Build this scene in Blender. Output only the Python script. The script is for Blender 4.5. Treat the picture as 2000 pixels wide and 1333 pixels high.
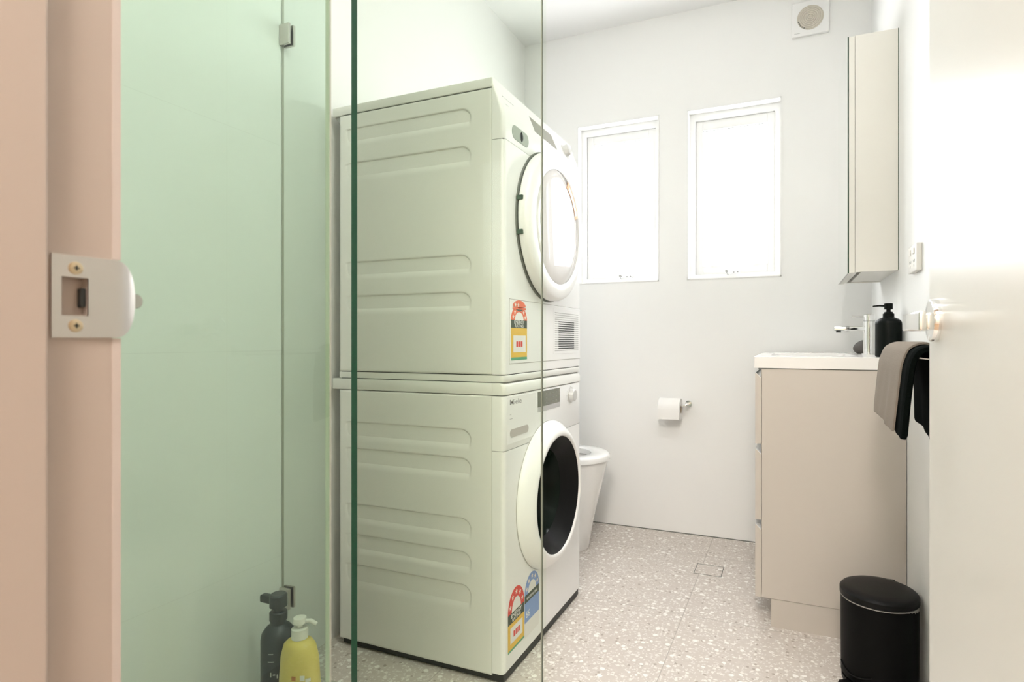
import bpy, bmesh, math, random
from mathutils import Vector, Matrix
PI = math.pi
C = bpy.context.scene.collection
S = bpy.context.scene
for o in list(bpy.data.objects): bpy.data.objects.remove(o)

# ------------------------------------------------------------------ camera
YAW = math.atan(473/1128)
cam_d = bpy.data.cameras.new('camera')
cam = bpy.data.objects.new('camera', cam_d); C.objects.link(cam)
cam.location = (0, 0, 0.969)
cam.rotation_euler = (PI/2, 0, YAW)
cam_d.sensor_width = 36; cam_d.lens = 1128/2000*36
cam_d.shift_x = -0.035
cam_d.clip_start = 0.02
cam_d.dof.use_dof = True; cam_d.dof.focus_distance = 2.0; cam_d.dof.aperture_fstop = 9
S.camera = cam

# ------------------------------------------------------------------ world, lights, exposure
K_WORLD, K_FILL, K_HALL_FILL = 7.0, 27.0, 40.0
w = bpy.data.worlds.new('world'); S.world = w; w.use_nodes = True
bg = w.node_tree.nodes['Background']; bg.inputs[0].default_value = (0.965, 0.98, 1.0, 1); bg.inputs[1].default_value = K_WORLD
S.view_settings.view_transform = 'Standard'; S.view_settings.look = 'None'
S.view_settings.gamma = 1; S.view_settings.use_curve_mapping = False
S.view_settings.exposure = 1.15

def area(name, loc, rot, sx, sy, power, col=(1, 1, 1), portal=False):
    l = bpy.data.lights.new(name, 'AREA'); l.shape = 'RECTANGLE'; l.size = sx; l.size_y = sy
    l.energy = power; l.color = col
    if portal: l.cycles.is_portal = True
    o = bpy.data.objects.new(name, l); C.objects.link(o); o.location = loc; o.rotation_euler = rot
    return o
for wx in (-0.8385, -0.2565):
    area('window_portal', (wx, 3.07, 1.70), (-PI/2, 0, 0), 0.44, 0.84, 1, portal=True)

# ------------------------------------------------------------------ materials
def mat(name, col, rough=0.5, metal=0.0, coat=0.0, spec=0.5, bump=None, emit=None):
    m = bpy.data.materials.new(name); m.use_nodes = True
    nt = m.node_tree; b = nt.nodes['Principled BSDF']
    b.inputs['Base Color'].default_value = (*col, 1)
    b.inputs['Roughness'].default_value = rough; b.inputs['Metallic'].default_value = metal
    b.inputs['Coat Weight'].default_value = coat; b.inputs['Specular IOR Level'].default_value = spec
    if emit:
        b.inputs['Emission Color'].default_value = (*emit[:3], 1); b.inputs['Emission Strength'].default_value = emit[3]
    if bump:
        sc, st = bump
        tc = nt.nodes.new('ShaderNodeTexCoord'); n = nt.nodes.new('ShaderNodeTexNoise')
        n.inputs['Scale'].default_value = sc; n.inputs['Detail'].default_value = 4
        bp = nt.nodes.new('ShaderNodeBump'); bp.inputs['Strength'].default_value = st; bp.inputs['Distance'].default_value = 0.002
        nt.links.new(tc.outputs['Object'], n.inputs['Vector']); nt.links.new(n.outputs['Fac'], bp.inputs['Height'])
        nt.links.new(bp.outputs['Normal'], b.inputs['Normal'])
    return m

def glass_mat(name, tint, ior=1.5, refl=1.0):
    m = bpy.data.materials.new(name); m.use_nodes = True; nt = m.node_tree
    nt.nodes.clear(); N = nt.nodes.new; L = nt.links.new
    out = N('ShaderNodeOutputMaterial'); tr = N('ShaderNodeBsdfTransparent'); tr.inputs[0].default_value = (*tint, 1)
    gl = N('ShaderNodeBsdfGlossy'); gl.inputs['Roughness'].default_value = 0.01; gl.inputs['Color'].default_value = (.95, 1, .97, 1)
    fr = N('ShaderNodeFresnel'); fr.inputs['IOR'].default_value = ior
    ge = N('ShaderNodeNewGeometry'); inv = N('ShaderNodeMath'); inv.operation = 'SUBTRACT'; inv.inputs[0].default_value = 1
    mu = N('ShaderNodeMath'); mu.operation = 'MULTIPLY'; mu2 = N('ShaderNodeMath'); mu2.operation = 'MULTIPLY'; mu2.inputs[1].default_value = refl
    mx = N('ShaderNodeMixShader')
    L(ge.outputs['Backfacing'], inv.inputs[1]); L(fr.outputs[0], mu.inputs[0]); L(inv.outputs[0], mu.inputs[1]); L(mu.outputs[0], mu2.inputs[0])
    L(mu2.outputs[0], mx.inputs[0]); L(tr.outputs[0], mx.inputs[1]); L(gl.outputs[0], mx.inputs[2]); L(mx.outputs[0], out.inputs[0])
    return m

def tile_mat(name, col, grout, rough, tx, tz, axes, joint=0.0015, off=(0, 0)):
    """large format tiles: thin joints along two object axes"""
    m = mat(name, col, rough); nt = m.node_tree; N = nt.nodes.new; L = nt.links.new; b = nt.nodes['Principled BSDF']
    tc = N('ShaderNodeTexCoord'); sp = N('ShaderNodeSeparateXYZ'); L(tc.outputs['Object'], sp.inputs[0])
    masks = []
    for ax, size, o in ((axes[0], tx, off[0]), (axes[1], tz, off[1])):
        a = N('ShaderNodeMath'); a.operation = 'ADD'; a.inputs[1].default_value = 100*size + o; L(sp.outputs[ax], a.inputs[0])
        mo = N('ShaderNodeMath'); mo.operation = 'MODULO'; mo.inputs[1].default_value = size; L(a.outputs[0], mo.inputs[0])
        lt = N('ShaderNodeMath'); lt.operation = 'LESS_THAN'; lt.inputs[1].default_value = joint; L(mo.outputs[0], lt.inputs[0]); masks.append(lt)
    mxx = N('ShaderNodeMath'); mxx.operation = 'MAXIMUM'; L(masks[0].outputs[0], mxx.inputs[0]); L(masks[1].outputs[0], mxx.inputs[1])
    mc = N('ShaderNodeMix'); mc.data_type = 'RGBA'; mc.inputs['A'].default_value = (*col, 1); mc.inputs['B'].default_value = (*grout, 1)
    L(mxx.outputs[0], mc.inputs['Factor']); L(mc.outputs['Result'], b.inputs['Base Color'])
    return m, mc, mxx

WALL = mat('wall_paint', (.90, .90, .885), .55, bump=(60, .03))
CEIL = mat('ceiling_paint', (.92, .92, .91), .7)
CREAM = mat('hall_paint', (.80, .76, .70), .6)
JAMB = mat('jamb_paint', (.43, .355, .305), .35)
DOORW = mat('door_paint', (.86, .84, .81), .28, bump=(40, .02))
APPL = mat('appliance_enamel', (.88, .885, .85), .3)
APPF = mat('appliance_plastic', (.95, .955, .945), .3)
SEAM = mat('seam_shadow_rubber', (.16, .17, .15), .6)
LSEAM = mat('light_seam', (.45, .44, .40), .6)
DARK = mat('black_rubber', (.02, .022, .02), .5)
DISP = mat('display_glass', (.13, .14, .10), .15, coat=.5)
DISPG = mat('display_strip', (.55, .55, .54), .35)
CHROME = mat('chrome', (.86, .86, .85), .08, metal=1)
SATIN = mat('satin_steel', (.62, .58, .55), .32, metal=1)
BRASS = mat('screw_brass', (.62, .5, .34), .3, metal=1)
CERAM = mat('ceramic', (.94, .94, .93), .08, coat=.5)
VAN = mat('vanity_laminate', (.58, .53, .475), .4)
VANT = mat('vanity_top', (.86, .84, .81), .15)
BLACK = mat('black_powdercoat', (.002, .002, .002), .5, spec=.12)
BLACKG = mat('black_satin_lid', (.003, .003, .003), .42, spec=.2)
SOAPB = mat('soap_bottle_black', (.003, .005, .004), .4, spec=.12)
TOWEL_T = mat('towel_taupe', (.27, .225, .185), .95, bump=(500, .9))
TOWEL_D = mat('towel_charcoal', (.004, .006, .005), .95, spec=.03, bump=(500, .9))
PAPER = mat('toilet_paper', (.9, .89, .87), .9, bump=(120, .15))
CARD = mat('cardboard', (.5, .42, .33), .8)
MIRROR = mat('mirror_glass', (.92, .95, .93), .01, metal=1)
GEDGE = mat('glass_edge_green', (.002, .040, .016), .15, coat=.25)
SEAL = mat('pvc_seal', (.44, .44, .37), .3)
CABW = mat('cabinet_white', (.80, .78, .72), .4)
STONE = mat('pebble_stone', (.11, .10, .09), .6, bump=(30, .3))
GREY = mat('print_grey', (.38, .38, .37), .5)
REDP = mat('print_red', (.78, .07, .05), .45)
ORNG = mat('print_orange', (.86, .17, .07), .45)
YELP = mat('print_yellow', (.86, .55, .08), .45)
GRNP = mat('print_green', (.12, .42, .24), .45)
OLIV = mat('print_olive', (.055, .075, .05), .45)
BLUP = mat('print_blue', (.25, .38, .70), .45)
WHTP = mat('print_white', (.88, .87, .84), .45)
STAR = mat('print_star', (.9, .8, .7), .45)
BOTD = mat('bottle_slate', (.035, .045, .05), .35)
BOTY = mat('bottle_yellow', (.78, .62, .16), .35)
PUMPW = mat('pump_white', (.82, .8, .72), .35)
BOTG = mat('band_green', (.25, .38, .2), .4)
STICK = mat('sticker_orange', (.75, .33, .08), .5)
VENTG = mat('vent_grey', (.62, .58, .50), .6)
PLATE = mat('switch_plastic', (.80, .78, .74), .35)
HFLOOR = mat('hall_timber', (.35, .24, .15), .5)
DOORIN = mat('dryer_door_glass', (.80, .78, .77), .06, coat=1.0)
DRUM = mat('drum_steel', (.05, .055, .05), .3, metal=.6)
BOWL = mat('porthole_glass', (.006, .012, .008), .16, spec=.10)
GL_D = glass_mat('shower_glass_door', (.865, .94, .885), 1.5, 1.0)
GL_B = glass_mat('shower_glass_screen', (.975, .988, .968), 1.5, .05)
WGLASS = glass_mat('window_glass', (.98, .98, .98), 1.45, .6)
FILL_LAMP = mat('added_lamp_diffuser', (.9, .9, .9), .5, emit=(1, .985, .95, K_FILL))  # glow of the unseen ceiling fill, added for brightness
HALL_FILL_LAMP = mat('added_hall_diffuser', (.9, .9, .9), .5, emit=(1, .92, .84, K_HALL_FILL))  # warm glow of the added hall fill, out of view

TILE, _, _ = tile_mat('shower_wall_tile', (.84, .86, .82), (.78, .80, .76), .05, 0.60, 0.60, (1, 2), off=(.12, .26))
TILEX, _, _ = tile_mat('shower_front_tile', (.84, .86, .82), (.74, .77, .72), .12, 0.60, 0.60, (0, 2), off=(.12, .26))
# terrazzo
FLOOR, fmix, fj = tile_mat('terrazzo', (.45, .41, .37), (.40, .36, .32), .42, 0.60, 0.60, (0, 1), joint=.002, off=(.35, .33))
nt = FLOOR.node_tree; N = nt.nodes.new; L = nt.links.new
tc = N('ShaderNodeTexCoord'); prev = None
base = N('ShaderNodeTexNoise'); base.inputs['Scale'].default_value = 60; L(tc.outputs['Object'], base.inputs['Vector'])
rb = N('ShaderNodeMix'); rb.data_type = 'RGBA'; rb.inputs['A'].default_value = (.56, .50, .45, 1); rb.inputs['B'].default_value = (.68, .62, .57, 1)
L(base.outputs['Fac'], rb.inputs['Factor']); prev = rb.outputs['Result']
for sc, th, col, dth in ((75, .36, (.84, .80, .75), .6), (140, .42, (.78, .74, .70), .55), (55, .27, (.42, .36, .31), .80), (40, .30, (.92, .89, .85), .70)):
    v = N('ShaderNodeTexVoronoi'); v.inputs['Scale'].default_value = sc; v.inputs['Randomness'].default_value = 1
    nz = N('ShaderNodeTexNoise'); nz.inputs['Scale'].default_value = sc*1.4
    va = N('ShaderNodeVectorMath'); va.operation = 'MULTIPLY_ADD'; va.inputs[1].default_value = (.012, .012, 0)
    L(tc.outputs['Object'], nz.inputs['Vector']); L(nz.outputs['Color'], va.inputs[0]); L(tc.outputs['Object'], va.inputs[2])
    L(va.outputs[0], v.inputs['Vector'])
    lt = N('ShaderNodeMath'); lt.operation = 'LESS_THAN'; lt.inputs[1].default_value = th; L(v.outputs['Distance'], lt.inputs[0])
    sx = N('ShaderNodeSeparateXYZ'); L(v.outputs['Color'], sx.inputs[0])
    gt = N('ShaderNodeMath'); gt.operation = 'GREATER_THAN'; gt.inputs[1].default_value = dth; L(sx.outputs[0], gt.inputs[0])
    mm = N('ShaderNodeMath'); mm.operation = 'MULTIPLY'; L(lt.outputs[0], mm.inputs[0]); L(gt.outputs[0], mm.inputs[1])
    mx = N('ShaderNodeMix'); mx.data_type = 'RGBA'; L(mm.outputs[0], mx.inputs['Factor']); L(prev, mx.inputs['A']); mx.inputs['B'].default_value = (*col, 1)
    prev = mx.outputs['Result']
L(prev, fmix.inputs['A'])

# ------------------------------------------------------------------ mesh helpers
OFF = {}                                   # world offset of every parent
def obj(name, bm, material, parent=None, loc=(0, 0, 0), smooth=False, auto=35):
    """bm holds world coordinates; origin goes to loc (or to the parent's origin)"""
    off = OFF[parent.name] if parent else Vector(loc)
    bmesh.ops.translate(bm, verts=bm.verts, vec=-off)
    me = bpy.data.meshes.new(name); bm.to_mesh(me); bm.free()
    for m in (material if isinstance(material, (list, tuple)) else [material]): me.materials.append(m)
    if smooth:
        me.polygons.foreach_set('use_smooth', [True]*len(me.polygons))
        try: me.set_sharp_from_angle(angle=math.radians(auto))
        except Exception: pass
    o = bpy.data.objects.new(name, me); C.objects.link(o)
    if parent: o.parent = parent
    else: o.location = off
    OFF[o.name] = off
    return o
def tag(o, label=None, cat=None, group=None, kind=None):
    if label: o['label'] = label
    if cat: o['category'] = cat
    if group: o['group'] = group
    if kind: o['kind'] = kind
    return o
def thing(name, loc, label, cat, group=None):
    o = bpy.data.objects.new(name, None); C.objects.link(o); o.location = loc; o.empty_display_size = .05
    OFF[o.name] = Vector(loc); return tag(o, label, cat, group)
def struct(name, bm, m, loc=(0, 0, 0), **k):
    o = obj(name, bm, m, None, loc, **k); o['kind'] = 'structure'; return o
def B(): return bmesh.new()
def box(bm, x0, x1, y0, y1, z0, z1, bev=0, seg=3, mi=0):
    r = bmesh.ops.create_cube(bm, size=1); vs = r['verts']
    for v in vs:
        v.co = Vector(((x0+x1)/2 + v.co.x*(x1-x0), (y0+y1)/2 + v.co.y*(y1-y0), (z0+z1)/2 + v.co.z*(z1-z0)))
    fs = set(f for v in vs for f in v.link_faces)
    for f in fs: f.material_index = mi
    if bev > 0:
        es = list(set(e for v in vs for e in v.link_edges))
        bmesh.ops.bevel(bm, geom=es, offset=bev, segments=seg, profile=.5, affect='EDGES')
    return bm
def xbox(*a, **k): return box(B(), *a, **k)
def ring_loft(bm, rings, cap0=True, cap1=True, mi=0, closed=True):
    vr = [[bm.verts.new(p) for p in r] for r in rings]; n = len(vr[0])
    for a, b in zip(vr, vr[1:]):
        for i in range(n if closed else n-1):
            j = (i+1) % n
            try: bm.faces.new((a[i], a[j], b[j], b[i])).material_index = mi
            except ValueError: pass
    if cap0: bm.faces.new(list(reversed(vr[0]))).material_index = mi
    if cap1: bm.faces.new(vr[-1]).material_index = mi
    return bm
def basis(axis):
    a = Vector(axis).normalized(); u = a.orthogonal().normalized()
    if abs(a.z) > .99: u = Vector((1, 0, 0))
    v = a.cross(u); return a, u, v
def lathe(bm, c, axis, prof, n=48, cap0=True, cap1=True, mi=0):
    """prof: list of (distance along axis, radius)"""
    a, u, v = basis(axis); c = Vector(c); rings = []
    for h, r in prof:
        r = max(r, 1e-5)
        rings.append([c + a*h + (u*math.cos(2*PI*i/n) + v*math.sin(2*PI*i/n))*r for i in range(n)])
    ring_loft(bm, rings, cap0, cap1, mi); return bm
def cyl(bm, p0, p1, r, n=24, r1=None, mi=0):
    p0 = Vector(p0); p1 = Vector(p1); d = p1-p0
    return lathe(bm, p0, d, [(0, r), (d.length, r if r1 is None else r1)], n, mi=mi)
def tube(bm, pts, r, n=12, mi=0):
    pts = [Vector(p) for p in pts]; rings = []
    up = None
    for i, p in enumerate(pts):
        t = (pts[min(i+1, len(pts)-1)] - pts[max(i-1, 0)]).normalized()
        if up is None: up = t.orthogonal().normalized()
        up = (up - t*up.dot(t)).normalized(); v = t.cross(up)
        rr = r[i] if isinstance(r, (list, tuple)) else r
        rings.append([p + (up*math.cos(2*PI*k/n) + v*math.sin(2*PI*k/n))*rr for k in range(n)])
    return ring_loft(bm, rings, mi=mi)
def prism(bm, pts, d, mi=0):
    """planar polygon pts extruded by vector d"""
    d = Vector(d); a = [Vector(p) for p in pts]; return ring_loft(bm, [a, [p+d for p in a]], mi=mi)
def fix(bm): bmesh.ops.recalc_face_normals(bm, faces=bm.faces); return bm
def text_bm(s, size, origin, udir, vdir, depth=.0004, align='LEFT', sx=1.0, bold=0):
    cu = bpy.data.curves.new('t', 'FONT'); cu.body = s; cu.size = size; cu.align_x = align; cu.extrude = depth/2; cu.resolution_u = 3
    cu.offset = bold
    to = bpy.data.objects.new('t', cu); C.objects.link(to); bpy.context.view_layer.update()
    me = bpy.data.meshes.new_from_object(to.evaluated_get(bpy.context.evaluated_depsgraph_get()))
    bm = B(); bm.from_mesh(me); bpy.data.objects.remove(to); bpy.data.curves.remove(cu); bpy.data.meshes.remove(me)
    u = Vector(udir).normalized(); v = Vector(vdir).normalized(); w_ = u.cross(v); o = Vector(origin)
    for x in bm.verts: x.co = o + u*(x.co.x*sx) + v*x.co.y + w_*x.co.z
    return bm
def join(*bms):
    out = B()
    for b in bms:
        me = bpy.data.meshes.new('tmp'); b.to_mesh(me); out.from_mesh(me); bpy.data.meshes.remove(me); b.free()
    return out
def sstep(a, b, x):
    t = min(1, max(0, (x-a)/(b-a))); return t*t*(3-2*t)

# ================================================================== SETTING
XL, XR, YF, YB, H = -1.374, 0.337, 0.280, 2.943, 2.626
YFo = 0.10                                  # hall face of the front wall
struct('floor', xbox(XL-.1, XR+.1, YF-.02, YB+.12, -.08, 0), FLOOR)
struct('ceiling', xbox(XL-.1, XR+.1, YFo, YB+.12, H, H+.08), CEIL)
bm = xbox(XL-.1, XL, 1.262, YB+.12, 0, H)
struct('wall_left', bm, WALL)
struct('wall_shower', xbox(XL-.1, XL, YFo, 1.262, 0, H), TILE)
bm = B()
W1 = (-1.054, -.623); W2 = (-.471, -.042); WZ = (1.281, 2.120); YO = 3.08
box(bm, XL, XR, YB, YO, 0, WZ[0]); box(bm, XL, XR, YB, YO, WZ[1], H)
box(bm, XL, W1[0], YB, YO, *WZ); box(bm, W1[1], W2[0], YB, YO, *WZ); box(bm, W2[1], XR, YB, YO, *WZ)
struct('wall_back', bm, WALL)
struct('wall_right', xbox(XR, XR+.1, YFo, YB+.12, 0, H), WALL)
DX0, DX1, DH = -.495, .232, 2.06
bm = B(); box(bm, DX1, XR, YFo, YF, 0, H); box(bm, DX0, DX1, YFo, YF, DH+.02, H); box(bm, XL, DX0, YFo, YF-.006, 0, H)
struct('wall_front', bm, WALL)
struct('wall_front_tiles', xbox(XL, -.53, YF-.006, YF, 0, H), TILEX)
# hall behind the camera
struct('floor_hall', xbox(-1.6, 1.6, -1.8, YF-.02, -.08, 0), HFLOOR)
struct('ceiling_hall', xbox(-1.6, 1.6, -1.8, YFo, 2.5, 2.6), CREAM)
bm = B(); box(bm, -1.6, XL-.1, YFo-.02, YFo, 0, 2.5); box(bm, XL-.1, DX0, YFo-.02, YFo, 0, 2.5); box(bm, DX1, 1.6, YFo-.02, YFo, 0, 2.5); box(bm, DX0, DX1, YFo-.02, YFo, DH+.02, 2.5)
struct('wall_hall_front', bm, CREAM)
struct('wall_hall_left', xbox(-1.7, -1.6, -1.8, YFo, 0, 2.5), CREAM)
struct('wall_hall_right', xbox(1.6, 1.7, -1.8, YFo, 0, 2.5), CREAM)
struct('wall_hall_back', xbox(-1.6, 1.6, -1.9, -1.8, 0, 2.5), CREAM)

# door frame with the strike plate cut into its strike jamb
JX = -.475
HY0, HY1, HZ0, HZ1 = .2427, .2597, .988, 1.0148
bm = B()
box(bm, DX0, JX, YFo-.02, .2765, 0, HZ0); box(bm, DX0, JX, YFo-.02, .2765, HZ1, DH)
box(bm, DX0, JX, YFo-.02, HY0, HZ0, HZ1); box(bm, DX0, JX, HY1, .2765, HZ0, HZ1)
box(bm, DX0, JX-.006, HY0, HY1, HZ0, HZ1)
box(bm, DX0, DX1, YFo-.02, YF+.002, DH, DH+.02)
box(bm, DX1-.02, DX1, YFo-.02, YF+.002, 0, DH)
frame = struct('trim_1', bm, JAMB, (-.475, .2, 0))
obj('edge_highlight', xbox(DX0, JX+.0004, .2765, .2826, 0, .9710), mat('highlight_paint', (.52, .44, .40), .35), frame)  # lighter strip: highlight along the jamb's rounded edge, put into the colour
obj('edge_highlight', xbox(DX0, JX+.0004, .2765, .2826, 1.031, DH), bpy.data.materials['highlight_paint'], frame)
obj('door_stop', join(xbox(JX, JX+.012, YFo-.02, .230, 0, DH-.001, bev=.002), xbox(DX1-.032, DX1-.02, YFo-.02, .230, 0, DH-.001, bev=.002)), JAMB, frame)
# plate polygon, hole left open; lip curls round the jamb edge
PZ0, PZ1, PY0 = .9715, 1.0305, .2368
def plate_x(y):                              # plate bends away past y=.280
    if y <= .2805: return 0
    t = (y-.2805); return -(t*t)*22
bm = B(); ny = 28; nz = 30; ymax = .2955; cz = (PZ0+PZ1)/2; hh = (PZ1-PZ0)/2
ys = sorted(set([PY0, HY0, HY1, .2775] + [PY0 + (ymax-PY0)*i/ny for i in range(ny+1)]))
grid = {}
def zh(y):
    if y < .2775: return hh
    q = (y-.2775)/(ymax-.2775); return hh*max(.18, math.sqrt(max(0, 1-q**2.2)))
for i, y in enumerate(ys):
    for k in range(nz+1):
        f = -1+2*k/nz; z = cz + f*zh(y)
        for s in (0, 1): grid[i, k, s] = bm.verts.new((JX+.0015*s+plate_x(y)+.0002, y, z))
def inhole(y0, y1, k):
    z0 = cz+(-1+2*k/nz)*hh; z1 = cz+(-1+2*(k+1)/nz)*hh
    return y0 >= HY0-1e-6 and y1 <= HY1+1e-6 and z0 >= HZ0-.001 and z1 <= HZ1+.001
for i in range(len(ys)-1):
    for k in range(nz):
        if inhole(ys[i], ys[i+1], k): continue
        bm.faces.new((grid[i, k, 1], grid[i+1, k, 1], grid[i+1, k+1, 1], grid[i, k+1, 1]))
        bm.faces.new((grid[i, k, 0], grid[i, k+1, 0], grid[i+1, k+1, 0], grid[i+1, k, 0]))
n = len(ys)-1
for k in range(nz):
    for i in (0, n): bm.faces.new((grid[i, k, 0], grid[i, k+1, 0], grid[i, k+1, 1], grid[i, k, 1]))
for i in range(n):
    for k in (0, nz): bm.faces.new((grid[i, k, 0], grid[i+1, k, 0], grid[i+1, k, 1], grid[i, k, 1]))
sp = obj('strike_plate', fix(bm), SATIN, frame, smooth=True); tag(sp, 'satin steel strike plate with curled lip')
for z in (1.0214, .9800):
    sy = .2515
    bm = lathe(B(), (JX+.0016, sy, z), (1, 0, 0), [(0, .0047), (.0008, .0045), (.0012, .0035)], 24)
    sc = obj('screw', bm, BRASS, sp, smooth=True)
    obj('screw_slot', join(xbox(JX+.0028, JX+.0031, sy-.0018, sy+.0018, z-.0005, z+.0005), xbox(JX+.0028, JX+.0031, sy-.0005, sy+.0005, z-.0018, z+.0018)), DARK, sp)
obj('latch_buffer', xbox(JX-.006, JX-.0005, HY1-.0035, HY1, .9935, 1.0075, bev=.001), DARK, sp)

# open door leaf with lever
DXa, DXb = .190, .226
bm = xbox(DXa, DXb, YF+.006, 1.006, .012, 2.045, bev=.0015, seg=2)
door = struct('door_1', bm, DOORW, (.208, .286, 0))
obj('hinge', join(cyl(B(), (DXb+.004, .2865, .25), (DXb+.004, .2865, .34), .005), cyl(B(), (DXb+.004, .2865, 1.75), (DXb+.004, .2865, 1.84), .005)), SATIN, door)
ry, rz = .957, .998
hd = obj('handle', fix(lathe(B(), (DXa, ry, rz), (-1, 0, 0), [(0, .0300), (.0065, .0300), (.009, .0290), (.0095, .0275)], 48)), CHROME, door, smooth=True)
tag(hd, 'chrome round rose with flat lever')
obj('neck', fix(lathe(B(), (DXa-.009, ry, rz-.001), (-1, 0, 0), [(0, .0105), (.006, .0100), (.021, .0095), (.024, .009)], 32)), CHROME, hd, smooth=True)
bm = xbox(.1495, .1585, .852, .968, rz-.0145, rz+.0090, bev=.0022)
for v in bm.verts:                           # grip deepens a little toward its tip
    q = (v.co.y-.852)/.116; v.co.z += -.0018*(1-q) if v.co.z < rz-.003 else 0
bm2 = xbox(.157, .1668, .852, .968, rz-.0150, rz+.0070, bev=.003)
obj('lever', join(bm, bm2), CHROME, hd, smooth=True)
obj('lever', xbox(DXb, DXb+.04, .86, .96, rz-.011, rz+.011, bev=.003), CHROME, hd, smooth=True)

# windows
def window(name, x0, x1, lx):
    z0, z1 = WZ; bm = B(); ya, yb = 2.995, 3.055
    box(bm, x0, x0+.028, ya, yb, z0, z1); box(bm, x1-.024, x1, ya, yb, z0, z1)
    box(bm, x0+.028, x1-.024, ya, yb, z0, z0+.024); box(bm, x0+.028, x1-.024, ya, yb, z1-.036, z1)
    fr = struct(name, bm, CABW_W, ((x0+x1)/2, 3.02, z0))
    bm = B(); a, b = x0+.0285, x1-.0245; c, d = z0+.0245, z1-.0365; t = .036; y0, y1 = 3.008, 3.042
    box(bm, a, a+t, y0, y1, c, d, .002, 2); box(bm, b-t, b, y0, y1, c, d, .002, 2)
    box(bm, a+t, b-t, y0, y1, c, c+.042, .002, 2); box(bm, a+t, b-t, y0, y1, d-.048, d, .002, 2)
    sash = obj('sash', bm, CABW_W, fr)
    obj('pane', xbox(a+t, b-t, 3.022, 3.026, c+.042, d-.048), WGLASS, fr)
    obj('gasket', xbox(a+t, b-t, 3.014, 3.018, d-.0515, d-.048), GREY, sash)
    bead = B()
    for bx in ((x0-.004, x1+.004, YB-.003, YB, z0-.006, z0), (x0-.004, x1+.004, YB-.003, YB, z1, z1+.006), (x0-.006, x0, YB-.003, YB, z0-.006, z1+.006), (x1, x1+.006, YB-.003, YB, z0-.006, z1+.006)):
        box(bead, *bx)
    obj('reveal_bead', bead, CABW_W, fr)
    wz = z0+.030
    wd = obj('chain_winder', join(xbox(lx-.018, lx+.052, 2.982, 3.003, wz-.008, wz+.006, bev=.003), xbox(lx+.02, lx+.03, 2.970, 2.984, wz, wz+.005, bev=.001)), CABW_W, fr)
    obj('winder_handle', join(cyl(B(), (lx-.010, 2.981, wz+.003), (lx-.010, 2.968, wz+.003), .006), tube(B(), [(lx-.010, 2.969, wz), (lx-.004, 2.966, wz-.012), (lx+.002, 2.966, wz-.016)], .0022)), GREY, fr)
    obj('screw', join(cyl(B(), (lx+.024, 2.983, wz-.002), (lx+.024, 2.9795, wz-.002), .0035), cyl(B(), (lx+.043, 2.983, wz-.001), (lx+.043, 2.9795, wz-.001), .0035)), GREY, fr)
    return fr
CABW_W = mat('window_paint', (.88, .88, .87), .35)
window('window_1', *W1, -.82)
window('window_2', *W2, -.28)

# skirting: none in the room; thin sealant line at the foot of the back wall
struct('trim_2', xbox(XL, XR, YB-.0015, YB, 0, .004), SEAM)

# ================================================================== SHOWER SCREEN
GX, GY = -.540, 1.262
def pane(bmx, *b): return box(bmx, *b)
def glass_slab(x0, x1, y0, y1, z0, z1, edge_axis):
    """faces whose normal is the thin axis are clear, the rest carry the green edge"""
    bm = xbox(x0, x1, y0, y1, z0, z1); bm.normal_update()
    for f in bm.faces:
        f.material_index = 0 if abs(f.normal[edge_axis]) > .9 or f.normal.y > .9 else 1
    return bm
scr = thing('shower_screen', (GX, .95, 0), 'frameless clear glass shower screen with dark green edge in front of the laundry machines', 'shower screen')
obj('side_panel', glass_slab(GX-.005, GX+.005, .615, 1.2655, .012, 2.45, 0), [GL_B, GEDGE], scr)
obj('silicone_joint', xbox(GX-.0055, GX-.0035, 1.2655, 1.2670, .012, 2.45), SEAM, scr)
obj('end_panel', glass_slab(XL+.002, GX-.0055, GY-.004, GY+.004, .012, 2.45, 1), [GL_B, SEAL], scr)
def clamp(z):
    k = obj('wall_clamp', join(xbox(XL+.0005, XL+.038, GY-.013, GY-.0045, z-.030, z+.030, bev=.002), xbox(XL+.0005, XL+.038, GY+.0045, GY+.013, z-.030, z+.030, bev=.002)), SATIN, scr)
    tag(k, 'brushed steel square glass clamp'); return k
clamp(1.862); clamp(.22)
dr = thing('shower_door', (GX, .45, 0), 'green tinted frameless glass shower door beside the door jamb with pale seal strip', 'shower door')
obj('glass_leaf', glass_slab(GX-.004, GX+.004, YF+.006, .566, .012, 2.45, 0), [GL_D, GEDGE], dr)
obj('seal_strip', xbox(GX-.0032, GX+.0032, .5662, .5692, .012, 2.45), SEAL, dr)
kb = obj('knob', fix(lathe(B(), (GX+.0045, .3235, 1.0035), (1, 0, 0), [(0, .0064), (.007, .0064), (.0073, .0060), (.0078, .0060), (.0081, .0064), (.0120, .0064), (.0128, .0058)], 32)), mat('knob_steel', (.50, .50, .47), .15, metal=1), dr, smooth=True)
tag(kb, 'small chrome cylinder knob')

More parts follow.
